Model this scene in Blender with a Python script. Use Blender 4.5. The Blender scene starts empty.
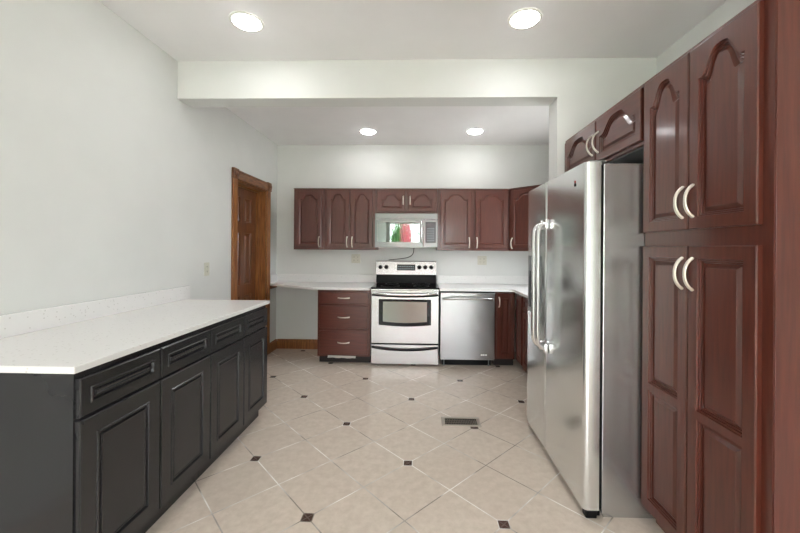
import bpy, bmesh, math, random
from mathutils import Vector, Matrix
random.seed(7)
S = bpy.context.scene
COL = S.collection
PI = math.pi

# ------------------------------------------------------------------ camera
cam_d = bpy.data.cameras.new('camera'); cam = bpy.data.objects.new('camera', cam_d); COL.objects.link(cam)
S.camera = cam
cam_d.sensor_width = 36; cam_d.lens = 355 / 800 * 36
cam_d.shift_x = -10 / 800; cam_d.shift_y = -17.5 / 800
cam_d.clip_start = 0.05
th, ro = math.atan(.028), .007
fw = Vector((-math.sin(th), math.cos(th), 0)); ri = Vector((math.cos(th), math.sin(th), 0)); up = Vector((0, 0, 1))
r2 = ri * math.cos(ro) + up * math.sin(ro); u2 = up * math.cos(ro) - ri * math.sin(ro)
cam.matrix_world = Matrix((( r2.x, u2.x, -fw.x, 0), (r2.y, u2.y, -fw.y, 0), (r2.z, u2.z, -fw.z, 1.30), (0, 0, 0, 1)))

# ------------------------------------------------------------------ daylight and exposure
W = bpy.data.worlds.new('overcast_sky'); S.world = W; W.use_nodes = True
bg = W.node_tree.nodes['Background']; bg.inputs['Color'].default_value = (.915, .96, 1.0, 1); bg.inputs['Strength'].default_value = 12.5
def portal(name, loc, rot, sx, sy):
    L = bpy.data.lights.new(name, 'AREA'); L.shape = 'RECTANGLE'; L.size = sx; L.size_y = sy
    L.cycles.is_portal = True
    o = bpy.data.objects.new(name, L); COL.objects.link(o); o.location = loc; o.rotation_euler = rot
portal('daylight_portal', (-.06, -3.66, 1.1), (PI/2, 0, 0), 3.2, 2.2)       # patio window behind the camera
portal('daylight_portal', (1.86, 3.4, 1.525), (PI/2, 0, PI/2), .7, .95)      # added unseen window over the side counter
LAMP, LAMP_BACK = 35.0, 42.0
vs = S.view_settings; vs.view_transform = 'Standard'; vs.look = 'None'; vs.gamma = 1; vs.exposure = 0.62; vs.use_curve_mapping = False

# ------------------------------------------------------------------ materials
def srgb(r, g, b):
    f = lambda c: (c/255/12.92) if c/255 <= .04045 else ((c/255+.055)/1.055)**2.4
    return (f(r), f(g), f(b), 1)
class NT:
    def __init__(s, name):
        s.m = bpy.data.materials.new(name); s.m.use_nodes = True
        s.t = s.m.node_tree; s.b = s.t.nodes['Principled BSDF']
    def n(s, typ, **k):
        o = s.t.nodes.new(typ)
        for a, v in k.items():
            if a.startswith('i_'): o.inputs[a[2:].replace('_', ' ')].default_value = v
            else: setattr(o, a, v)
        return o
    def l(s, a, b): s.t.links.new(a, b)
    def set(s, **k):
        for a, v in k.items(): s.b.inputs[a.replace('_', ' ')].default_value = v
        return s
    def math(s, op, a, b=None, c=None):
        o = s.n('ShaderNodeMath', operation=op)
        for i, v in enumerate((a, b, c)):
            if v is None: continue
            if isinstance(v, (int, float)): o.inputs[i].default_value = v
            else: s.l(v, o.inputs[i])
        return o.outputs[0]
    def mix(s, fac, a, b):
        o = s.n('ShaderNodeMix', data_type='RGBA')
        for i, v in ((0, fac), (6, a), (7, b)):
            if isinstance(v, (int, float, tuple)): o.inputs[i].default_value = v
            else: s.l(v, o.inputs[i])
        return o.outputs[2]
def simple(name, col, rough=.5, metal=0, **k):
    N = NT(name); N.set(Base_Color=col, Roughness=rough, Metallic=metal, **k); return N
def noisy(name, c1, c2, scale, rough, stretch=(1, 1, 1), detail=4, lo=.35, hi=.65, bump=0, **k):
    N = simple(name, c1, rough, **k)
    tc = N.n('ShaderNodeTexCoord'); mp = N.n('ShaderNodeMapping'); mp.inputs['Scale'].default_value = stretch
    N.l(tc.outputs['Object'], mp.inputs[0])
    nz = N.n('ShaderNodeTexNoise', i_Scale=scale, i_Detail=detail); N.l(mp.outputs[0], nz.inputs['Vector'])
    mr = N.n('ShaderNodeMapRange'); mr.inputs[1].default_value = lo; mr.inputs[2].default_value = hi
    N.l(nz.outputs[0], mr.inputs[0])
    N.l(N.mix(mr.outputs[0], c1, c2), N.b.inputs['Base Color'])
    if bump:
        bp = N.n('ShaderNodeBump', i_Strength=bump, i_Distance=.002); N.l(nz.outputs[0], bp.inputs['Height']); N.l(bp.outputs[0], N.b.inputs['Normal'])
    return N
M = {}
M['wall'] = noisy('pale_grey_wall_paint', srgb(220, 221, 218), srgb(216, 217, 214), 3, .6).m
M['ceiling'] = noisy('ceiling_paint', srgb(240, 239, 239), srgb(237, 236, 236), 3, .7).m
def wood(name, c1, c2, rough, coat, st=(14, 14, 1.2), sc=5):
    N = noisy(name, c1, c2, sc, rough, st, 6, .3, .7)
    N.set(Coat_Weight=coat, Coat_Roughness=.12); return N.m
M['cherry'] = wood('cherry_stained_wood', srgb(74, 31, 21), srgb(93, 43, 30), .32, .3)
M['cherry_h'] = wood('cherry_stained_wood_horizontal', srgb(74, 31, 21), srgb(93, 43, 30), .32, .3, (1.2, 14, 14))
M['oak'] = wood('brown_oak', srgb(104, 58, 26), srgb(164, 108, 58), .4, .15, (20, 20, 1.5), 4)
M['oak_leaf'] = wood('dark_oak_door_leaf', srgb(88, 46, 22), srgb(122, 72, 36), .35, .3, (16, 16, 1.2), 4)
M['oak_h'] = wood('brown_oak_horizontal', srgb(84, 48, 28), srgb(140, 90, 52), .4, .15, (3, 3, 20), 4)
M['black'] = noisy('satin_black_paint', srgb(35, 35, 37), srgb(39, 39, 41), 4, .22).m
M['dark'] = simple('black_plastic', srgb(9, 9, 10), .4, 0, IOR=1.25).m
M['toe'] = simple('dark_toe_board', srgb(34, 24, 22), .6).m
M['grey'] = simple('grey_plastic', srgb(120, 122, 122), .4).m
M['white'] = simple('white_plastic', srgb(226, 224, 216), .4).m
M['almond'] = simple('almond_plastic', srgb(206, 204, 190), .35).m
M['slot'] = simple('socket_slot', srgb(60, 58, 54), .5).m
M['nickel'] = simple('satin_nickel', srgb(214, 206, 194), .28, .85).m
M['chrome'] = simple('polished_steel', srgb(225, 226, 226), .16, .95).m
def steel(name, col, rough, st, amt=.012):
    N = simple(name, col, rough, .92)
    tc = N.n('ShaderNodeTexCoord'); mp = N.n('ShaderNodeMapping'); mp.inputs['Scale'].default_value = st
    N.l(tc.outputs['Object'], mp.inputs[0])
    nz = N.n('ShaderNodeTexNoise', i_Scale=60., i_Detail=2.); N.l(mp.outputs[0], nz.inputs['Vector'])
    N.l(N.math('MULTIPLY_ADD', nz.outputs[0], amt, rough - amt/2), N.b.inputs['Roughness'])
    return N.m
M['steel'] = steel('brushed_stainless_steel', srgb(226, 228, 228), .2, (.4, .4, 18))
M['steel_door'] = steel('brushed_dishwasher_steel', srgb(158, 159, 160), .26, (18, .4, .4))
M['steel_micro'] = steel('brushed_microwave_steel', srgb(128, 130, 130), .3, (18, .4, .4))
M['steel_h'] = steel('brushed_stainless_front', srgb(172, 172, 171), .27, (18, .4, .4))
M['steel_side'] = steel('grey_fridge_side', srgb(190, 190, 190), .27, (.4, .4, 12))
M['glass_black'] = simple('black_glass', srgb(10, 10, 12), .05, 0, IOR=1.3).m
M['glass_micro'] = simple('mirrored_microwave_glass', srgb(118, 126, 122), .03, .9).m
M['glass_oven'] = simple('oven_window_glass', srgb(112, 114, 106), .12, .55).m
M['display'] = simple('dark_display', srgb(40, 44, 46), .2).m
M['key'] = simple('keypad_print', srgb(120, 140, 145), .4).m
M['red'] = simple('red_enamel', srgb(170, 30, 34), .3).m
M['green'] = noisy('lawn_grass', srgb(96, 132, 66), srgb(120, 150, 84), 6, .9).m
M['patio'] = noisy('bounce_concrete', srgb(214, 210, 204), srgb(204, 200, 194), 5, .8).m
M['leaf'] = noisy('bush_leaves', srgb(50, 96, 40), srgb(84, 130, 60), 8, .7).m
M['blossom'] = noisy('pink_red_blossom', srgb(200, 70, 96), srgb(226, 110, 130), 8, .7).m
M['bark'] = noisy('bark', srgb(84, 66, 50), srgb(104, 84, 66), 10, .9).m
M['paper'] = simple('white_paper', srgb(235, 234, 228), .7).m
# lens of the lamps
for key, st in (('lamp', LAMP), ('lamp_back', LAMP_BACK)):
    N = NT('lit_lamp_lens'); N.set(Base_Color=(1, 1, 1, 1), Emission_Color=(.985, .99, 1, 1), Emission_Strength=st); M[key] = N.m
# pane: clear glass
N = NT('window_glass'); tr = N.n('ShaderNodeBsdfTransparent'); gl = N.n('ShaderNodeBsdfGlossy', i_Roughness=.02); mx = N.n('ShaderNodeMixShader'); mx.inputs[0].default_value = .06
N.l(tr.outputs[0], mx.inputs[1]); N.l(gl.outputs[0], mx.inputs[2]); N.l(mx.outputs[0], N.t.nodes['Material Output'].inputs[0]); M['pane'] = N.m
# white quartz with grey flecks
N = simple('white_speckled_quartz', srgb(232, 231, 229), .22)
tc = N.n('ShaderNodeTexCoord'); vo = N.n('ShaderNodeTexVoronoi', i_Scale=60.); N.l(tc.outputs['Object'], vo.inputs['Vector'])
n2 = N.n('ShaderNodeTexWhiteNoise', noise_dimensions='3D'); N.l(vo.outputs['Position'], n2.inputs['Vector'])
f = N.math('MULTIPLY', N.math('LESS_THAN', vo.outputs['Distance'], .22), N.math('GREATER_THAN', n2.outputs['Value'], .62))
N.l(N.mix(N.math('MULTIPLY', f, .35), srgb(232, 231, 229), srgb(158, 152, 144)), N.b.inputs['Base Color']); M['quartz'] = N.m
# floor: 45 degree beige tiles with small dark inserts at every second crossing
N = simple('beige_floor_tile', srgb(206, 192, 176), .2)
tc = N.n('ShaderNodeTexCoord'); sp = N.n('ShaderNodeSeparateXYZ'); N.l(tc.outputs['Object'], sp.inputs[0])
ox, oy = -.064, 2.155; ax, ay = .47005, -.46363; bx_, by_ = .46987, .45471
det = ax*by_ - ay*bx_
px = N.math('SUBTRACT', sp.outputs[0], ox); py = N.math('SUBTRACT', sp.outputs[1], oy)
U = N.math('ADD', N.math('MULTIPLY', px, by_/det), N.math('MULTIPLY', py, -bx_/det))
V = N.math('ADD', N.math('MULTIPLY', px, -ay/det), N.math('MULTIPLY', py, ax/det))
def dist_to(v, half):   # distance to nearest multiple of half
    q = N.math('DIVIDE', v, half); return N.math('MULTIPLY', N.math('ABSOLUTE', N.math('SUBTRACT', q, N.math('ROUND', q))), half)
gU = N.math('LESS_THAN', dist_to(U, .5), .0046); gV = N.math('LESS_THAN', dist_to(V, .5), .0046)
grout = N.math('MAXIMUM', gU, gV)
dU = N.math('SUBTRACT', U, N.math('ROUND', U)); dV = N.math('SUBTRACT', V, N.math('ROUND', V))
ex = N.math('ABSOLUTE', N.math('ADD', N.math('MULTIPLY', dU, ax), N.math('MULTIPLY', dV, bx_)))
ey = N.math('ABSOLUTE', N.math('ADD', N.math('MULTIPLY', dU, ay), N.math('MULTIPLY', dV, by_)))
em = N.math('MAXIMUM', ex, ey)
ins = N.math('LESS_THAN', em, .0245); insg = N.math('LESS_THAN', em, .029)
cb = N.n('ShaderNodeCombineXYZ'); N.l(N.math('FLOOR', N.math('MULTIPLY', U, 2)), cb.inputs[0]); N.l(N.math('FLOOR', N.math('MULTIPLY', V, 2)), cb.inputs[1])
wn = N.n('ShaderNodeTexWhiteNoise'); N.l(cb.outputs[0], wn.inputs['Vector'])
nz = N.n('ShaderNodeTexNoise', i_Scale=22., i_Detail=8., i_Roughness=.65); N.l(tc.outputs['Object'], nz.inputs['Vector'])
mr = N.n('ShaderNodeMapRange'); mr.inputs[1].default_value = .35; mr.inputs[2].default_value = .65; N.l(nz.outputs[0], mr.inputs[0])
t1 = N.mix(mr.outputs[0], srgb(220, 207, 193), srgb(206, 192, 177))
t2 = N.mix(N.math('MULTIPLY', wn.outputs['Value'], .30), t1, srgb(200, 186, 172))
nz2 = N.n('ShaderNodeTexNoise', i_Scale=3., i_Detail=2.); N.l(tc.outputs['Object'], nz2.inputs['Vector'])
gcol = N.mix(N.math('SMOOTH_MIN', N.math('MAXIMUM', N.math('MULTIPLY_ADD', nz2.outputs[0], 6., -2.5), 0), 1, .1), srgb(136, 126, 116), srgb(238, 234, 228))
c = N.mix(N.math('MAXIMUM', grout, insg), t2, gcol)
nz3 = N.n('ShaderNodeTexNoise', i_Scale=120., i_Detail=2.); N.l(tc.outputs['Object'], nz3.inputs['Vector'])
c = N.mix(ins, c, N.mix(nz3.outputs[0], srgb(44, 30, 26), srgb(108, 86, 76)))
N.l(c, N.b.inputs['Base Color'])
N.l(N.math('ADD', N.math('MULTIPLY', grout, .35), N.math('MULTIPLY_ADD', nz.outputs[0], .12, .17)), N.b.inputs['Roughness'])
bp = N.n('ShaderNodeBump', i_Strength=.25, i_Distance=.002); N.l(N.math('SUBTRACT', 1, grout), bp.inputs['Height']); N.l(bp.outputs[0], N.b.inputs['Normal'])
M['floor'] = N.m

# ------------------------------------------------------------------ mesh helpers
def box(bm, x0, x1, y0, y1, z0, z1, bev=0, seg=2):
    v = [bm.verts.new((x, y, z)) for z in (z0, z1) for y in (y0, y1) for x in (x0, x1)]
    fs = [bm.faces.new([v[i] for i in f]) for f in ((0,2,3,1), (4,5,7,6), (0,1,5,4), (2,6,7,3), (0,4,6,2), (1,3,7,5))]
    if bev:
        es = list({e for f in fs for e in f.edges})
        bmesh.ops.bevel(bm, geom=es, offset=bev, segments=seg, affect='EDGES', profile=.5)
def prism(bm, pts, z0, z1, bev=0):
    """plan outline (counter-clockwise) pulled up from z0 to z1"""
    a = [bm.verts.new((x, y, z0)) for x, y in pts]; b = [bm.verts.new((x, y, z1)) for x, y in pts]
    n = len(pts); fs = [bm.faces.new(a[::-1]), bm.faces.new(b)]
    for i in range(n): fs.append(bm.faces.new((a[i], a[(i+1) % n], b[(i+1) % n], b[i])))
    if bev:
        es = list({e for f in fs[:2] for e in f.edges})
        bmesh.ops.bevel(bm, geom=es, offset=bev, segments=2, affect='EDGES', profile=.5)
def prism_x(bm, pts, x0, x1):
    """side outline of (y,z) points drawn out along x"""
    a = [bm.verts.new((x0, y, z)) for y, z in pts]; b = [bm.verts.new((x1, y, z)) for y, z in pts]
    n = len(pts); bm.faces.new(a); bm.faces.new(b[::-1])
    for i in range(n): bm.faces.new((a[i], b[i], b[(i+1) % n], a[(i+1) % n]))
def tube(bm, pts, rad, n=8, flat=None, side=None):
    """round (or oval) bar along a path; flat = (across, along normal) radii factors"""
    pts = [Vector(p) for p in pts]; rings = []
    for i, p in enumerate(pts):
        d = (pts[min(i+1, len(pts)-1)] - pts[max(i-1, 0)]).normalized()
        ref = Vector(side) if side else (Vector((0, 0, 1)) if abs(d.z) < .9 else Vector((1, 0, 0)))
        a = (ref - d * ref.dot(d)).normalized(); b = d.cross(a)
        fa, fb = flat or (1, 1); r = rad[i] if isinstance(rad, (list, tuple)) else rad
        rings.append([bm.verts.new(p + a*math.cos(2*PI*k/n)*r*fa + b*math.sin(2*PI*k/n)*r*fb) for k in range(n)])
    for r, q in zip(rings, rings[1:]):
        for k in range(n): bm.faces.new((r[k], r[(k+1) % n], q[(k+1) % n], q[k]))
    bm.faces.new(rings[0][::-1]); bm.faces.new(rings[-1])
def lathe(bm, prof, c=(0, 0, 0), axis='z', n=24):
    rings = []
    for r, h in prof:
        ring = []
        for k in range(n):
            a, b = math.cos(2*PI*k/n)*r, math.sin(2*PI*k/n)*r
            p = {'z': (a, b, h), 'y': (a, h, b), 'x': (h, a, b)}[axis]
            ring.append(bm.verts.new(Vector(c) + Vector(p)))
        rings.append(ring)
    for r, q in zip(rings, rings[1:]):
        for k in range(n): bm.faces.new((r[k], r[(k+1) % n], q[(k+1) % n], q[k]))
    bm.faces.new(rings[0][::-1]); bm.faces.new(rings[-1])
def obj(name, bm, mat, parent=None, loc=(0, 0, 0), smooth=False):
    bmesh.ops.recalc_face_normals(bm, faces=bm.faces)
    me = bpy.data.meshes.new(name); bm.to_mesh(me); bm.free()
    me.materials.append(M[mat] if isinstance(mat, str) else mat)
    if smooth:
        me.polygons.foreach_set('use_smooth', [True]*len(me.polygons)); me.set_sharp_from_angle(angle=math.radians(38))
    o = bpy.data.objects.new(name, me); COL.objects.link(o); o.location = loc
    if parent: o.parent = parent
    return o
def B(): return bmesh.new()
def thing(name, label, cat, loc=(0, 0, 0), rz=0, group=None):
    o = bpy.data.objects.new(name, None); COL.objects.link(o); o.empty_display_size = .1
    o.location = loc; o.rotation_euler = (0, 0, rz); o['label'] = label; o['category'] = cat
    if group: o['group'] = group
    return o
def tag(o, label, cat, group=None):
    o['label'] = label; o['category'] = cat
    if group: o['group'] = group
    return o
def struct(o, label=None, cat=None):
    o['kind'] = 'structure'
    if label: o['label'] = label
    if cat: o['category'] = cat
    return o

def cell(bm, r, y, inset, H=0, rings=None):
    """one framed raised panel inside rectangle r=(x0,z0,x1,z1) on the front plane y (front looks to -y)"""
    x0, z0, x1, z1 = r; l, b, rr, t = inset
    rings = rings or [(0, 0), (.004, .004), (.008, .0045), (.012, .010), (.016, .010), (.026, .004), (.028, .004)]
    n = 28 if H else 1
    ix0, ix1, iz0, iz1 = x0 + l, x1 - rr, z0 + b, z1 - t - H
    c, hw = (ix0 + ix1)/2, (ix1 - ix0)/2
    def arch(x):
        s = abs(x - c)/hw
        if not H: return 0
        if s > .86: return 0
        return H * (.5 + .5*math.cos(PI*(s/.86)**1.7))
    prev = [bm.verts.new((x0, y, z0)), bm.verts.new((x1, y, z0))]
    for k in range(n+1): prev.append(bm.verts.new((x1 + (x0-x1)*k/n, y, z1)))
    for d, dep in rings:
        cur = [bm.verts.new((ix0+d, y+dep, iz0+d)), bm.verts.new((ix1-d, y+dep, iz0+d))]
        for k in range(n+1):
            x = (ix1-d) + ((ix0+d)-(ix1-d))*k/n
            xx = ix1 + (ix0-ix1)*k/n
            cur.append(bm.verts.new((x, y+dep, iz1 + arch(xx) - d)))
        m = len(cur)
        for i in range(m): bm.faces.new((prev[i], prev[(i+1) % m], cur[(i+1) % m], cur[i]))
        prev = cur
    bm.faces.new(prev)
def panel_door(name, parent, x0, z0, w, h, mat, cells=None, t=.019, H=0, fr=.055, top=None, y=0, rings=None, ed=.004):
    """a framed door or drawer front lying on the plane y, its front at y - t"""
    bm = B(); a = [(0, 0), (w, 0), (w, h), (0, h)]
    rg = []
    for e, yy in ((0, 0), (0, -t+ed), (ed, -t)):
        rg.append([bm.verts.new((px + (e if px == 0 else -e), yy, pz + (e if pz == 0 else -e))) for px, pz in a])
    bm.faces.new(rg[0])
    for p, q in zip(rg, rg[1:]):
        for i in range(4): bm.faces.new((p[i], p[(i+1) % 4], q[(i+1) % 4], q[i]))
    for r, ins, hh in (cells or [((ed, ed, w-ed, h-ed), (fr, fr, fr, top or fr), H)]): cell(bm, r, -t, ins, hh, rings)
    bmesh.ops.remove_doubles(bm, verts=bm.verts, dist=1e-5)
    return obj(name, bm, mat, parent, (x0, y, z0))
def bow_handle(parent, x, z, L=.125, y=-.019, mat='nickel', vertical=True, out=.03, r=.0052, name='handle'):
    bm = B(); P = []
    for k in range(13):
        s = -1 + 2*k/12
        o = -out*(1 - abs(s)**2.4) ; a = s*L/2
        P.append((0, o - .002, a) if vertical else (a, o - .002, 0))
    P[0] = (P[0][0], .0005, P[0][2]); P[-1] = (P[-1][0], .0005, P[-1][2])
    tube(bm, P, [r*(1.25 if k in (0, 12) else .9 + .3*abs(-1+k/6)) for k in range(13)], 10, (1.25, .8), (1, 0, 0) if vertical else (0, 0, 1))
    return obj(name, bm, mat, parent, (x - parent.location.x, y - parent.location.y, z - parent.location.z), True)

# ------------------------------------------------------------------ the room
XL, XR, YB, YR, ZF, ZK, ZB = -1.86, 1.73, 4.56, -3.6, 2.72, 2.64, 2.435   # walls, rear, ceilings, header bottom
def slab(name, parts, mat, **k):
    bm = B()
    for p in parts: box(bm, *p)
    o = obj(name, bm, mat); return struct(o, **k)
slab('floor', [(XL-.25, XR+.15, YR-.15, YB+.15, -.1, 0)], 'floor', label='beige diagonal tile floor with small dark inserts', cat='floor')
slab('ceiling', [(XL-.25, XR+.15, YR-.15, 2.825, ZF, ZF+.1)], 'ceiling', label='white front ceiling with two round lights', cat='ceiling')
slab('ceiling', [(XL-.25, XR+.15, 2.824, YB+.15, ZK, ZF+.1)], 'ceiling', label='white lower ceiling above the stove end', cat='ceiling')
slab('wall_back', [(XL-.25, XR+.15, YB, YB+.15, 0, ZK)], 'wall', label='pale grey wall behind the stove and wall cabinets', cat='wall')
DY0, DY1, DZ = 3.53, 4.235, 1.995
slab('wall_left', [(XL-.25, XL, YR, DY0, 0, ZF), (XL-.25, XL, DY1, YB, 0, ZF), (XL-.25, XL, DY0, DY1, DZ, ZF)], 'wall', label='long pale grey wall with the wooden door', cat='wall')
KY0, KY1, KZ0, KZ1 = 3.05, 3.75, 1.05, 2.0
slab('wall_right', [(XR, XR+.15, YR, KY0, 0, ZF), (XR, XR+.15, KY1, YB, 0, ZF), (XR, XR+.15, KY0, KY1, 0, KZ0), (XR, XR+.15, KY0, KY1, KZ1, ZF)], 'wall', label='pale grey wall behind the fridge and pantry', cat='wall')
slab('wall_rear', [(XL, -1.66, YR-.15, YR, 0, ZF), (1.54, XR, YR-.15, YR, 0, ZF), (-1.66, 1.54, YR-.15, YR, 2.2, ZF)], 'wall', label='wall behind the camera around the patio window', cat='wall')
bm = B()   # header across the room turning down at its right end, one continuous shape
HX = 1.01
pts = [(XL, ZB), (HX, ZB), (HX, 0), (XR, 0), (XR, ZF), (XL, ZF)]
for yy in (0,):
    a = [bm.verts.new((x, 2.66, z)) for x, z in pts]; b = [bm.verts.new((x, 2.825, z)) for x, z in pts]
    bm.faces.new(a); bm.faces.new(b[::-1])
    for i in range(6): bm.faces.new((a[i], b[i], b[(i+1) % 6], a[(i+1) % 6]))
struct(obj('wall_header', bm, 'wall'), 'pale grey header wall between the two ceilings', 'wall')

# window behind the camera, and one added over the side counter for daylight
def window(name, loc, rz, w, h, n, label):
    r = bpy.data.objects.new(name, None); COL.objects.link(r); r.location = loc; r.rotation_euler = (0, 0, rz); struct(r, label, 'window')
    bm = B(); f = .06
    box(bm, 0, w, 0, .07, 0, f); box(bm, 0, w, 0, .07, h-f, h)
    for k in range(n+1):
        x = (w-f)*k/n; box(bm, x, x+f, 0, .07, f, h-f)
    obj('window_frame', bm, 'white', r)
    for k in range(n):
        x = (w-f)*k/n + f; bm = B(); box(bm, x, (w-f)*(k+1)/n, .03, .036, f, h-f); obj('pane', bm, 'pane', r)
window('window_1', (-1.66, YR-.1, 0), 0, 3.2, 2.2, 3, 'wide patio window behind the camera')

window('added_window', (XR+.12, KY0, KZ0), PI/2, KY1-KY0, KZ1-KZ0, 1, 'unseen window added over the side counter to light the back, hidden by the fridge')  # invented opening that lets daylight into the back of the kitchen
# door in the left wall
d = bpy.data.objects.new('door_1', None); COL.objects.link(d); d.location = (XL, DY0, 0); d.rotation_euler = (0, 0, PI/2)
struct(d, 'brown panelled wooden door with carved casing in the left wall', 'door')
dw = DY1 - DY0      # local x along +Y, local +y into the wall
bm = B()
for x0, x1 in ((-.085, .005), (dw-.005, dw+.085)):
    box(bm, x0, x1, -.022, -.001, 0, DZ+.005, .004)
    for q in (.025, .045, .065): box(bm, x0+q-.004, x0+q+.004, -.027, -.02, .12, DZ-.01, .002, 1)
obj('casing', bm, 'oak', d)
bm = B(); box(bm, .005, dw-.005, -.024, -.001, DZ-.005, DZ+.09, .004); box(bm, -.03+.035, dw-.005, -.03, -.02, DZ+.07, DZ+.09, .003); obj('head_casing', bm, 'oak_h', d)
for x in (-.09, dw-.01):
    bm = B(); box(bm, x, x+.1, -.032, -.001, DZ-.005, DZ+.1, .006); lathe(bm, [(.036, -.033), (.033, -.041), (.022, -.038), (.014, -.042), (.006, -.044)], (x+.05, 0, DZ+.048), 'y'); obj('corner_block', bm, 'oak_h', d, smooth=True)
bm = B()
box(bm, .001, .02, .0, .24, 0, DZ-.002); box(bm, dw-.02, dw-.001, .0, .24, 0, DZ-.002); box(bm, .02, dw-.02, 0, .24, DZ-.02, DZ-.002)
box(bm, .02, .035, .075, .11, 0, DZ-.02); box(bm, dw-.035, dw-.02, .075, .11, 0, DZ-.02); box(bm, .035, dw-.035, .075, .11, DZ-.035, DZ-.02)
obj('jamb', bm, 'oak', d)
lw, lh = dw-.044, DZ-.03
cs = []
c0 = [.004, lw/2, lw-.004]
for i in range(2):
    for (za, zb) in ((.004, .82), (.82, 1.52), (1.52, lh-.004)):
        cs.append(((c0[i], za, c0[i+1], zb), ((.11 if i == 0 else .05), (.2 if za < .1 else .06), (.05 if i == 0 else .11), (.11 if zb > 1.6 else .06)), 0))
panel_door('door_leaf', d, .022, .008, lw, lh, 'oak_leaf', cs, t=.035, y=.145, rings=[(0, 0), (.004, .014), (.010, .018), (.020, .018), (.045, .004), (.047, .004)])

# baseboards
def baseboard(name, x0, y0, x1, y1, label):
    r = B(); L = math.hypot(x1-x0, y1-y0)
    prism_x(r, [(0, 0), (-.018, 0), (-.018, .085), (-.012, .1), (-.012, .112), (-.005, .122), (0, .122)], 0, L)
    o = obj(name, r, 'oak'); o.location = (x0, y0, 0); o.rotation_euler = (0, 0, math.atan2(y1-y0, x1-x0)); struct(o, label, 'baseboard')
baseboard('baseboard_back', XL+.02, YB-.001, -1.15, YB-.001, 'brown wooden baseboard under the desk counter')
baseboard('baseboard_left', XL+.001, DY1+.087, XL+.001, YB-.002, 'short brown baseboard between the door and the corner')

# ------------------------------------------------------------------ fitted cabinets
def toe_board(r, w, h, y):
    bm = B(); box(bm, .001, w-.001, y-.004, y-.0005, .001, h-.001); obj('toe_board', bm, 'toe', r)
def shell(bm, w, dep, z0, z1, toe=0, toed=.07, t=.018):
    """closed carcass with its front at y=0; toe > 0 cuts the recess under the doors"""
    if toe: prism_x(bm, [(0, z1), (dep, z1), (dep, z0), (toed, z0), (toed, z0+toe), (0, z0+toe)], 0, w)
    else: box(bm, 0, w, 0, dep, z0, z1, .0015, 1)

WG = 'cherry wall cabinets on the back wall'
zU0, zU1, yU = 1.285, 2.015, 4.249      # bottom, top, front of the face frames (door fronts 19 mm nearer)
depU = YB - yU - .001
def wall_cab(name, x0, x1, doors, z0, label, H=.062, zh=1.38, fr=.036):
    r = thing(name, label, 'cabinet', (x0, yU, z0), 0, WG)
    bm = B(); shell(bm, x1-x0-.001, depU, 0, zU1-z0); box(bm, -.0, x1-x0-.001, -.012, .01, zU1-z0-.001, zU1-z0+.008, .002); obj('body', bm, 'cherry', r)
    for (a, b, hs) in doors:
        dd = panel_door('door', r, a-x0, .028, b-a, zU1-z0-.05, 'cherry', H=H, fr=fr, top=.034)
        hx = (b-.022 if hs > 0 else a+.022) - x0
        bow_handle(dd, hx, zh - z0, .125 if H > .05 and z0 < 1.5 else .1)
    return r
wall_cab('wall_cabinet', -1.525, -1.158, [(-1.492, -1.190, 1)], zU0, 'single-door cherry wall cabinet at the left end of the row')
wall_cab('wall_cabinet', -1.157, -.531, [(-1.122, -.852, 1), (-.834, -.570, -1)], zU0, 'two-door cherry wall cabinet just left of the microwave')
wall_cab('wall_cabinet', -.530, .205, [(-.506, -.180, 1), (-.142, .183, -1)], 1.716, 'short two-door cherry cabinet directly above the microwave', .056, 1.88, .036)
wall_cab('wall_cabinet', .206, 1.055, [(.238, .605, 1), (.652, 1.028, -1)], zU0, 'two-door cherry wall cabinet just right of the microwave')
# diagonal corner cabinet
cx0, cy0, cx1, cy1 = 1.058, 4.249, 1.375, 3.935
ang = math.atan2(cy1-cy0, cx1-cx0); L = math.hypot(cx1-cx0, cy1-cy0)
r = thing('corner_wall_cabinet', 'diagonal cherry corner wall cabinet half hidden behind the refrigerator', 'cabinet', (cx0, cy0, zU0), ang, WG)
ca, sa = math.cos(-ang), math.sin(-ang)
def loc2(x, y): x -= cx0; y -= cy0; return (x*ca - y*sa, x*sa + y*ca)
bm = B(); prism(bm, [loc2(*p) for p in ((cx0, cy0), (cx1, cy1), (XR-.001, cy1), (XR-.001, YB-.001), (cx0, YB-.001))], 0, zU1-zU0); box(bm, 0, L, -.012, .0, zU1-zU0-.001, zU1-zU0+.008); obj('body', bm, 'cherry', r)
dd = panel_door('door', r, .03, .028, L-.06, zU1-zU0-.05, 'cherry', H=.062, fr=.036, top=.034)
bow_handle(dd, .03+.022, 1.375-zU0)

# base cabinets along the back wall
CT, CB = .865, .838      # worktop top and bottom
yB = 3.965               # face frame plane of the base cabinets
r = thing('drawer_cabinet', 'cherry base cabinet with three drawers left of the stove', 'cabinet', (-1.145, yB, 0))
wB = .596
bm = B(); shell(bm, wB, YB-yB-.02, 0, CB-.002, .09, .08); obj('body', bm, 'cherry', r); toe_board(r, wB, .09, .08)
for z0, z1 in ((.683, .812), (.407, .658), (.115, .383)):
    bm = B(); box(bm, 0, wB-.05, -.019, 0, 0, z1-z0, .008); dr = obj('drawer', bm, 'cherry_h', r, (.025, 0, z0))
    bow_handle(dr, .025+(wB-.05)/2, (z0+z1)/2, .13, vertical=False)
r = thing('base_cabinet', 'narrow single-door cherry base cabinet right of the dishwasher', 'cabinet', (.838, yB, 0))
bm = B(); shell(bm, .218, YB-yB-.02, 0, CB-.002, .085, .06); obj('body', bm, 'cherry', r); toe_board(r, .218, .085, .06)
dd = panel_door('door', r, .018, .1, .186, .715, 'cherry', fr=.045)
bow_handle(dd, .018+.022, .72, .11)
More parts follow.
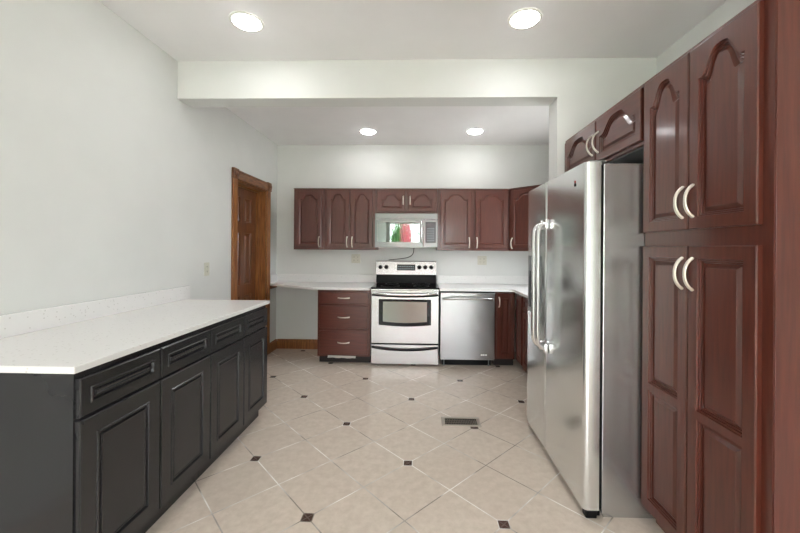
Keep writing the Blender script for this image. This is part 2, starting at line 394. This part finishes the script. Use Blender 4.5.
# right-hand run, front looks to -X
xr = 1.075
def right_base(y_far, y_near, label):
    w = y_far - y_near - .001
    r = thing('base_cabinet', label, 'cabinet', (xr, y_far, 0), -PI/2)
    bm = B(); shell(bm, w, XR-xr-.001, 0, CB-.002, .085, .06); obj('body', bm, 'cherry', r)
    return r, w
r, w = right_base(3.943, 3.69, 'cherry corner base cabinet where the worktop turns towards the fridge')
panel_door('door', r, .02, .1, w-.04, .715, 'cherry', fr=.045)
r, w = right_base(3.688, 2.84, 'cherry base cabinet with a drawer row, hidden behind the refrigerator')
for k in range(2):
    x0 = .02 + k*(w-.03)/2; dwid = (w-.04)/2 - .01
    panel_door('drawer', r, x0, .68, dwid, .135, 'cherry_h', fr=.03)
    panel_door('door', r, x0, .1, dwid, .56, 'cherry', fr=.05)

# worktops
bm = B(); fy = yB - .045
prism(bm, [(XL+.001, YB-.001), (XL+.001, 4.33), (-1.19, fy), (-.556, fy), (-.556, YB-.001)], CB, CT, .003)
o = tag(obj('countertop', bm, 'quartz'), 'white desk-height worktop with an angled edge, left of the stove', 'countertop')
bm = B(); box(bm, XL+.002, -.556, YB-.02, YB-.001, CT, CT+.1, .002); box(bm, XL+.001, XL+.02, 4.34, YB-.02, CT, CT+.1, .002); obj('backsplash', bm, 'quartz', o)
bm = B(); fx = xr - .045
pts = [(.222, YB-.001), (.222, fy), (fx-.05, fy), (fx-.02, fy-.01), (fx, fy-.045), (fx, 2.82), (XR-.001, 2.82), (XR-.001, YB-.001)]
prism(bm, pts, CB, CT, .003)
o = tag(obj('countertop', bm, 'quartz'), 'white worktop over the dishwasher turning the corner to the fridge', 'countertop')
bm = B(); box(bm, .222, XR-.001, YB-.02, YB-.001, CT, CT+.1, .002); box(bm, XR-.02, XR-.001, 2.82, YB-.02, CT, CT+.1, .002); obj('backsplash', bm, 'quartz', o)
bm = B(); box(bm, XL+.001, XL+.02, 4.36, 4.54, CB-.045, CB-.001, .002); tag(obj('support_cleat', bm, 'oak_h'), 'short wooden cleat on the wall under the angled worktop end', 'cleat')

# ------------------------------------------------------------------ black cabinets
xK = -1.19       # face frame plane, doors 19 mm nearer the room
kT, kB = .893, .868
GR = [(0, 0), (.003, -.004), (.007, -.004), (.011, .007), (.017, .007), (.021, .0), (.024, -.0005), (.028, .001)]
def black_unit(y0, y1, splits, label, endgap=0):
    r = thing('base_cabinet', label, 'cabinet', (xK, y0, 0), PI/2, 'black base cabinets along the left wall')
    bm = B(); shell(bm, y1-y0-.001, xK-XL-.001, 0, kB-.002, .105, .05); obj('body', bm, 'black', r)
    for a, b in splits:
        a -= y0; b -= y0
        panel_door('drawer', r, a, .704, b-a, .137, 'black', fr=.035, rings=GR)
        panel_door('door', r, a, .108, b-a, .585, 'black', fr=.06, rings=GR)
DV = [1.19, 1.583, 1.965, 2.345, 2.712]
black_unit(1.19, 1.966, [(1.196, 1.577), (1.585, 1.961)], 'near two-door black base cabinet, closest to the camera')
black_unit(1.968, 2.715, [(1.969, 2.341), (2.349, 2.708)], 'far two-door black base cabinet, nearest the wooden door')
bm = B(); box(bm, XL+.001, -1.165, 1.168, 2.735, kB, kT, .003)
o = tag(obj('countertop', bm, 'quartz'), 'long speckled white worktop on the black cabinets', 'countertop')
bm = B(); box(bm, XL+.001, XL+.022, 1.168, 2.80, kT, kT+.102, .002); obj('backsplash', bm, 'quartz', o)

# ------------------------------------------------------------------ pantry and over-fridge cabinet (front looks to -X)
xP = 1.078; zP = 2.10
yN, yF = 1.112, 1.732
r = thing('pantry_cabinet', 'tall four-door cherry pantry cabinet right of the refrigerator', 'cabinet', (xP, yF, 0), -PI/2)
w = yF - yN
bm = B(); shell(bm, w, XR-xP-.001, 0, zP, .095, .06); box(bm, 0, w, -.008, 0, zP-.01, zP+.004, .001); obj('body', bm, 'cherry', r)
bm = B(); box(bm, w-.004, w+.003, .003, XR-xP-.002, .0, zP-.001, .001); obj('side_panel', bm, 'cherry', r)
RG = [(0, 0), (.002, .007), (.007, .006), (.009, .0125), (.014, .0115), (.016, .0175), (.022, .0175), (.034, .008), (.036, .008)]
ds = [(.012, .292), (.298, .585)]
for k, (a, b) in enumerate(ds):
    dd = panel_door('door', r, a, 1.385, b-a, .703, 'cherry', H=.085, fr=.042, top=.04, rings=RG)
    bow_handle(dd, (b-.024 if k == 0 else a+.024), 1.495, .125, r=.006, out=.029)
    zs = .575; h = 1.222
    dd = panel_door('door', r, a, .098, b-a, h, 'cherry', cells=[((.004, .004, b-a-.004, zs), (.042, .05, .042, .016), 0), ((.004, zs, b-a-.004, h-.004), (.042, .016, .042, .045), 0)], rings=RG)
    bow_handle(dd, (b-.024 if k == 0 else a+.024), 1.21, .125, r=.006, out=.029)
y0, y1 = 1.737, 2.656
r = thing('wall_cabinet', 'cherry two-door cabinet above the refrigerator', 'cabinet', (xP, y1, 1.815), -PI/2)
w = y1 - y0
bm = B(); box(bm, 0, w, 0, XR-xP-.001, 0, zP-1.815, .0015, 1); box(bm, 0, w, -.008, 0, zP-1.815-.01, zP-1.815+.004, .001); obj('body', bm, 'cherry', r)
bm = B(); box(bm, .005, w-.004, .02, XR-xP-.01, -.006, -.0005); obj('bottom_panel', bm, 'grey', r)
for k, (a, b) in enumerate(((.012, .466), (.478, .912))):
    dd = panel_door('door', r, a, .018, b-a, .252, 'cherry_h', H=.075, fr=.036, top=.03, rings=RG)
    bow_handle(dd, (b-.03 if k == 0 else a+.03), .13, .125, r=.0055, out=.034)

# ------------------------------------------------------------------ refrigerator (local x towards the camera, -y into the room)
xF = .872; yf0, yf1 = 1.736, 2.655
r = thing('refrigerator', 'stainless steel side-by-side refrigerator with two long bar handles', 'refrigerator', (xF, yf1, 0), -PI/2)
w = yf1 - yf0
bm = B(); box(bm, 0, w, .012, .80, .03, 1.72, .004); box(bm, .02, w-.02, .03, .78, .0, .03); obj('body', bm, 'steel_side', r)
bm = B(); box(bm, .006, w-.008, .0, .012, .05, 1.712); obj('gasket', bm, 'dark', r)
bm = B(); box(bm, .01, w-.01, -.045, .01, .012, .036, .004); obj('base_grille', bm, 'dark', r)
def fdoor(name, x0, x1):
    pts = []; R = .022; yb, yf = -.001, -.075
    for cx, s in ((x0+R, 0), (x1-R, 1)):
        for k in range(7):
            a = PI/2*k/6
            pts.append((cx - math.cos(a)*R, yf + R - math.sin(a)*R) if s == 0 else (cx + math.sin(a)*R, yf + R - math.cos(a)*R))
    pts = [(x0, yb)] + pts + [(x1, yb)]
    bm = B(); prism(bm, pts[:], .045, 1.728)
    return obj(name, bm, 'steel', r, (0, 0, 0), True)
sp = .385
fz = fdoor('freezer_door', 0, sp-.002); fr_ = fdoor('fridge_door', sp+.002, w)
def bar(parent, x, s):
    bm = B(); P = []
    for k in range(49):
        t = math.sin((-1 + 2*k/48)*PI/2); z = t*.39
        out = -.078 - .062*(1 - abs(t)**16) ** .6
        P.append((x + s*0.0*(1-abs(t)), out, z + 1.075))
    P[0] = (x, -.076, P[0][2]); P[-1] = (x, -.076, P[-1][2])
    tube(bm, P, .0165, 12, (1.1, .8), (1, 0, 0))
    for zz in (.69, 1.46): box(bm, x-.02, x+.02, -.1, -.0755, zz-.03, zz+.03, .006)
    obj('handle', bm, 'chrome', parent, smooth=True)
bar(fz, sp-.042, -1); bar(fr_, sp+.042, 1)
bm = B(); F0, F1, G0, G1 = .045, .30, .86, 1.26
box(bm, F0, F1, -.082, -.0755, G0, G0+.03, .003); box(bm, F0, F1, -.082, -.0755, G1-.11, G1, .003); box(bm, F0, F0+.02, -.082, -.0755, G0+.03, G1-.11); box(bm, F1-.02, F1, -.082, -.0755, G0+.03, G1-.11)
dp = obj('dispenser', bm, 'grey', fz)
bm = B(); box(bm, F0+.021, F1-.021, -.0785, -.0755, G0+.031, G1-.111); obj('dispenser_recess', bm, 'dark', r)
bm = B(); lathe(bm, [(.009, -.0755), (.009, -.0775), (.007, -.078)], (w-.115, 0, 1.636), 'y', 20); obj('emblem', bm, 'dark', fr_)
bm = B(); lathe(bm, [(.006, -.0755), (.006, -.0775), (.004, -.078)], (w-.115, 0, 1.652), 'y', 20); obj('emblem', bm, 'red', fr_)
bm = B(); box(bm, w-.07, w-.012, -.05, .03, 1.7285, 1.738, .003); obj('hinge_cover', bm, 'grey', r)
bm = B(); box(bm, w-.05, w-.006, -.06, -.005, .0, .04, .006); obj('front_foot', bm, 'dark', r)

# ------------------------------------------------------------------ stove
xs, xe = -.541, .217; w = xe - xs; ys = 3.965
r = thing('electric_range', 'stainless steel electric range with a black glass cooktop', 'stove', (xs, ys, 0))
bm = B(); box(bm, .002, w-.002, .0, .575, .014, .852, .002); box(bm, .02, w-.02, .05, .55, 0, .014); obj('body', bm, 'dark', r)
bm = B(); box(bm, 0, w, -.03, .545, .8525, .872, .006); ct = obj('cooktop', bm, 'glass_black', r)
bm = B(); box(bm, 0, w, -.0345, -.006, .842, .8522, .003); obj('front_trim', bm, 'chrome', ct)
for x, y, R in ((.2, .14, .11), (.56, .14, .09), (.2, .40, .08), (.56, .40, .11)):
    bm = B(); n = 40
    a = [bm.verts.new((x+math.cos(2*PI*k/n)*R, y+math.sin(2*PI*k/n)*R, .8725)) for k in range(n)]
    b = [bm.verts.new((x+math.cos(2*PI*k/n)*(R-.004), y+math.sin(2*PI*k/n)*(R-.004), .8725)) for k in range(n)]
    for k in range(n): bm.faces.new((a[k], a[(k+1) % n], b[(k+1) % n], b[k]))
    obj('burner_ring', bm, 'grey', ct)
bm = B(); prism_x(bm, [(.50, .8725), (.582, .8725), (.582, 1.135), (.535, 1.135), (.515, .98)], -.008, w-.012); bg_ = obj('backguard', bm, 'dark', r)
bm = B(); prism_x(bm, [(.492, .978), (.514, .980), (.534, 1.1352), (.583, 1.1352), (.583, 1.148), (.524, 1.148), (.514, 1.139)], -.01, w-.01)
cp = obj('control_panel', bm, 'steel_h', bg_)
def on_panel(z): return .492 + (z-.978)/(1.135-.978)*.022
bm = B(); prism_x(bm, [(on_panel(1.03)-.002, 1.03), (on_panel(1.03)+.004, 1.03), (on_panel(1.105)+.004, 1.105), (on_panel(1.105)-.002, 1.105)], .255, .485); dsp = obj('display', bm, 'display', bg_)
for i in range(9):
    for j in range(2):
        bm = B(); yy = on_panel(1.05+j*.028); box(bm, .27+i*.023, .282+i*.023, yy-.0032, yy-.0015, 1.046+j*.028, 1.054+j*.028); obj('button', bm, 'key', bg_)
for x in (.045, .12, .535, .61, .685):
    y = on_panel(1.07); bm = B(); lathe(bm, [(.027, y-.001), (.026, y-.008), (.020, y-.010), (.018, y-.026), (.010, y-.028)], (x, 0, 1.07), 'y', 24); box(bm, x-.003, x+.003, y-.031, y-.02, 1.054, 1.086, .001, 1)
    obj('knob', bm, 'dark', bg_, smooth=True)
# oven door with a framed window whose lower edge bows
bm = B(); box(bm, .004, w-.004, -.035, -.001, .252, .838, .005); od = obj('oven_door', bm, 'steel_h', r)
def bowed(x0, x1, z0, z1, bow, y0, y1):
    bm = B(); n = 16; a = []; top = []
    pts = [(x0 + (x1-x0)*k/n, z0 - bow*math.sin(PI*k/n)) for k in range(n+1)] + [(x1 - (x1-x0)*k/n, z1) for k in range(n+1)]
    A = [bm.verts.new((x, y0, z)) for x, z in pts]; C_ = [bm.verts.new((x, y1, z)) for x, z in pts]
    bm.faces.new(A); bm.faces.new(C_[::-1]); m = len(pts)
    for i in range(m): bm.faces.new((A[i], C_[i], C_[(i+1) % m], A[(i+1) % m]))
    return bm
wf = obj('window_frame', bowed(.088, w-.088, .458, .742, .018, -.038, -.0345), 'glass_black', od)
obj('window_glass', bowed(.135, w-.135, .495, .715, .014, -.0395, -.0385), 'glass_oven', od)
def bowbar(parent, z, x0, x1, y, drop, name, mat, r1, out=.045):
    bm = B(); P = []
    for k in range(21):
        t = -1 + 2*k/20; P.append(((x0+x1)/2 + t*(x1-x0)/2, y - out*(1-abs(t)**6), z - drop*(1 - t*t)))
    P[0] = (P[0][0], y, P[0][2]); P[-1] = (P[-1][0], y, P[-1][2])
    tube(bm, P, r1, 10, (1.1, .8), (0, 0, 1)); return obj(name, bm, mat, parent, smooth=True)
bowbar(od, .812, .02, w-.02, -.036, .014, 'handle', 'chrome', .012)
bowbar(od, .788, .012, w-.012, -.036, .016, 'handle_underside', 'dark', .008, .02)  # black underside of the bowed oven handle
bm = B(); box(bm, .004, w-.004, -.035, -.001, .02, .238, .005); sd = obj('storage_drawer', bm, 'steel_h', r)
bowbar(sd, .212, .012, w-.012, -.036, .028, 'handle', 'dark', .011, .02)

# ------------------------------------------------------------------ microwave
x0, x1, z0, z1, yM = -.527, .203, 1.318, 1.7145, 4.165; w = x1-x0; h = z1-z0
r = thing('microwave', 'stainless steel over-the-range microwave hanging under the short cabinet', 'microwave', (x0, yM, z0))
bm = B(); box(bm, 0, w, 0, YB-yM-.001, .0, h, .002); obj('body', bm, 'steel_side', r)
bm = B(); box(bm, 0, w, -.03, -.0005, h-.066, h, .004)
for k in range(3): box(bm, .03, w-.03, -.0315, -.029, h-.05+k*.014, h-.047+k*.014)
obj('vent_grille', bm, 'steel_micro', r)
bm = B(); n = 16   # gently curved door
xd = w-.165
pts = [(0, -.0005)] + [(xd*k/n, -.03 - .012*math.sin(PI*k/n*.9)) for k in range(n+1)] + [(xd, -.0005)]
prism(bm, pts, .0, h-.07, .0); md = obj('door', bm, 'steel_micro', r, smooth=True)
bm = B(); pts = [(x, y-.002) for x, y in [(.03+(xd-.075)*k/n, -.03 - .012*math.sin(PI*(.03+(xd-.075)*k/n)/xd*.9)) for k in range(n+1)]]
pts = [(p[0], p[1]+.003) for p in pts] + pts[::-1]; prism(bm, pts, .062, h-.105); obj('window', bm, 'glass_micro', md, smooth=True)
bm = B(); P = [(xd-.022, -.036 - .03*(1-abs(-1+k/6)**4), .055 + (h-.15)*k/12) for k in range(13)]; tube(bm, P, .008, 10); obj('handle', bm, 'chrome', md, smooth=True)
bm = B(); box(bm, xd+.002, w, -.031, -.0005, 0, h-.07, .004); pn = obj('control_panel', bm, 'steel_micro', r)
bm = B(); box(bm, xd+.025, w-.02, -.0335, -.0305, .055, h-.1, .001); kp = obj('keypad', bm, 'display', pn)
for i in range(4):
    for j in range(6):
        bm = B(); box(bm, xd+.045+i*.022, xd+.058+i*.022, -.0345, -.0332, .075+j*.028, .086+j*.028); obj('button', bm, 'key', pn)

# ------------------------------------------------------------------ dishwasher
x0, x1 = .226, .834; w = x1-x0
r = thing('dishwasher', 'stainless steel dishwasher with a bowed bar handle right of the stove', 'dishwasher', (x0, yB, 0))
bm = B(); box(bm, 0, w, .0, .56, .07, CB-.004, .002); box(bm, .03, w-.03, .045, .5, .0, .07); obj('body', bm, 'dark', r)
bm = B(); box(bm, .003, w-.003, -.03, -.001, .078, .822, .006); dd = obj('door', bm, 'steel_door', r)
bowbar(dd, .752, .03, w-.03, -.031, -.012, 'handle', 'steel_h', .013, .038)
bm = B()
for x in (.0, .02): box(bm, w-.155+x, w-.155+x+.017, -.0318, -.0298, .128, .145, .001, 1)
for i in range(2): box(bm, w-.113+i*.014, w-.113+i*.014+.011, -.0318, -.0298, .128, .145, .001, 1)
obj('badge', bm, 'white', dd)
for x in (.05, w-.06):
    bm = B(); lathe(bm, [(.012, 0), (.012, .012), (.006, .014), (.006, .072)], (x, -.0 + .02, 0), n=12); obj('levelling_foot', bm, 'grey', r)

# ------------------------------------------------------------------ small things
def recessed(x, y, z, label, R=.082, mat='lamp'):
    r = thing('recessed_light', label, 'ceiling light', (x, y, z), 0, 'round recessed ceiling lights')
    bm = B(); lathe(bm, [(R+.02, -.0005), (R+.019, -.005), (R+.004, -.007), (R, -.004)], n=40); bmesh.ops.delete(bm, geom=[f for f in bm.faces if len(f.verts) > 4], context='FACES'); obj('trim_ring', bm, 'white', r, smooth=True)
    bm = B(); lathe(bm, [(R, -.0008), (R, -.006), (R*.92, -.012), (R*.7, -.017), (R*.35, -.020), (.002, -.0205)], n=40); obj('lens', bm, mat, r, smooth=True)
recessed(-1.097, 2.20, ZF, 'bright round ceiling light over the black cabinets, front left')
recessed(.635, 2.20, ZF, 'bright round ceiling light at front right, near the fridge side')
recessed(-.603, 4.04, ZK, 'round ceiling light in the lower back ceiling, left of the two', mat='lamp_back')
recessed(.616, 4.04, ZK, 'round ceiling light in the lower back ceiling, right of the two', mat='lamp_back')
for x, y, l in ((-1.097, 0.2, 'unseen round ceiling light added behind the camera, left'), (.635, .2, 'unseen round ceiling light added behind the camera, right'), (-1.097, -1.9, 'unseen round ceiling light added near the patio window, left'), (.635, -1.9, 'unseen round ceiling light added near the patio window, right')):
    recessed(x, y, ZF, l)  # unseen fixtures, added for extra light from behind the camera

def outlet(loc, rz, w, h, n, label):
    r = thing('wall_outlet', label, 'outlet', loc, rz)
    bm = B(); box(bm, -w/2, w/2, -.006, -.0005, -h/2, h/2, .002); obj('cover_plate', bm, 'almond', r)
    for k in range(n):
        cx = (k-(n-1)/2)*.046
        for z in (-.02, .02):
            bm = B(); box(bm, cx-.016, cx+.016, -.0075, -.0058, z-.014, z+.014, .003); s = obj('socket', bm, 'almond', r)
            bm = B()
            for q in (-.007, .005): box(bm, cx+q, cx+q+.0025, -.0082, -.0074, z-.004, z+.006)
            box(bm, cx-.002, cx+.002, -.0082, -.0074, z-.011, z-.008); obj('slot', bm, 'slot', s)
outlet((-.824, YB, 1.172), 0, .115, .115, 2, 'square almond double outlet on the back wall left of the stove')
outlet((.794, YB, 1.160), 0, .115, .115, 2, 'square almond double outlet on the back wall above the dishwasher')
outlet((XL, 3.045, 1.112), PI/2, .07, .115, 1, 'narrow outlet on the left wall beside the wooden door')

# floor register
r = thing('floor_register', 'metal floor vent grille set in the beige tiles', 'floor vent', (.172, 2.613, 0))
w, h = .29, .142
bm = B()
for a in ((0, w, 0, .022), (0, w, h-.022, h), (0, .026, .022, h-.022), (w-.026, w, .022, h-.022)): box(bm, a[0], a[1], a[2], a[3], .0005, .006, .002, 1)
obj('frame', bm, simple('brown_metal_register', srgb(176, 168, 156), .4, .6).m, r)
bm = B(); box(bm, .026, w-.026, .022, h-.022, .0003, .0012); obj('duct_opening', bm, 'dark', r)
bm = B()
for k in range(18): x = .033 + k*.0128; box(bm, x, x+.0045, .022, h-.022, .0014, .005)
for y in (.05, .08): box(bm, .026, w-.026, y, y+.004, .0016, .0052)
obj('louvres', bm, simple('register_louvre', srgb(120, 112, 100), .4, .6).m, r)

# cord under the microwave
bm = B(); P = [(-.075, 4.45, 1.314), (-.078, 4.47, 1.29), (-.085, 4.51, 1.25), (-.11, 4.535, 1.215), (-.16, 4.55, 1.19), (-.24, 4.552, 1.175), (-.33, 4.552, 1.165), (-.40, 4.553, 1.158)]
def smooth_path(P, n=6):
    P = [Vector(p) for p in P]; out = []
    for i in range(len(P)-1):
        p0, p1, p2, p3 = P[max(i-1, 0)], P[i], P[i+1], P[min(i+2, len(P)-1)]
        for k in range(n):
            t = k/n; out.append(.5*((2*p1) + (-p0+p2)*t + (2*p0-5*p1+4*p2-p3)*t*t + (-p0+3*p1-3*p2+p3)*t**3))
    return out + [P[-1]]
tube(bm, smooth_path(P), .004, 8); tag(obj('power_cord', bm, 'dark', smooth=True), 'thin black cord hanging between the microwave and the stove', 'cord')

# white strip stuck to the bottom edge of the drawer cabinet
bm = B(); n = 10; a = []; b = []
for k in range(n+1):
    x = -1.03 + .315*k/n; y = yB - .0015 - .001*(1 + math.sin(k*1.3)); z = .088 - .006*k/n
    a.append(bm.verts.new((x, y, z - .014 - .003*math.cos(k*1.7)))); b.append(bm.verts.new((x+.004, y, z + .012)))
for k in range(n): bm.faces.new((a[k], a[k+1], b[k+1], b[k]))
bmesh.ops.solidify(bm, geom=bm.faces[:], thickness=.001)
tag(obj('paper_strip', bm, 'paper'), 'narrow torn white strip along the bottom edge of the drawer cabinet', 'strip')

# ------------------------------------------------------------------ outside the windows behind the camera
bm = B(); box(bm, -14, 14, -8.2, 10, -.25, -.15); struct(obj('patio', bm, 'patio'), 'pale concrete patio added outside the window to bounce daylight in', 'ground')  # pale ground added to bounce daylight up onto the ceiling
bm = B(); box(bm, -14, 14, -24, -8.2, -.25, -.14); struct(obj('lawn', bm, 'green'), 'lawn beyond the patio', 'ground')
def bush(x, y, R, mat, label, hgt, seed):
    random.seed(seed); r = thing('garden_shrub', label, 'shrub', (x, y, -.139), 0, 'shrubs outside the patio window')
    bm = B(); tube(bm, [(0, 0, 0), (.03, 0, hgt*.5), (0, .02, hgt)], [.06, .05, .02]); obj('stem', bm, 'bark', r)
    bm = B()
    for k in range(2600):
        v = Vector((random.gauss(0, 1), random.gauss(0, 1), random.gauss(0, 1))).normalized()*R*random.uniform(.55, 1)*(1+.12*math.sin(k)); v.z = v.z*hgt/R*.95 + hgt
        sz = R*.085; a = Vector((random.gauss(0, 1), random.gauss(0, 1), random.gauss(0, 1))).normalized(); b = a.cross(Vector((.3, .5, .8))).normalized()
        q = [bm.verts.new(v + a*sz*p + b*sz*.6*w_) for p, w_ in ((-1, 0), (0, -1), (1, 0), (0, 1))]; bm.faces.new(q)
    obj('foliage', bm, mat, r)
bush(-.35, -10.2, .8, 'blossom', 'pink-red flowering shrub outside the patio window', 2.0, 1)
bush(-5.8, -12.5, 1.9, 'leaf', 'large green shrub outside the patio window, leftmost', 2.0, 2)
bush(-1.2, -13.6, 2.0, 'leaf', 'large green shrub directly behind the flowering shrub', 1.6, 4)
bush(3.6, -12.5, 2.0, 'leaf', 'large green shrub outside the patio window, right', 1.9, 3)
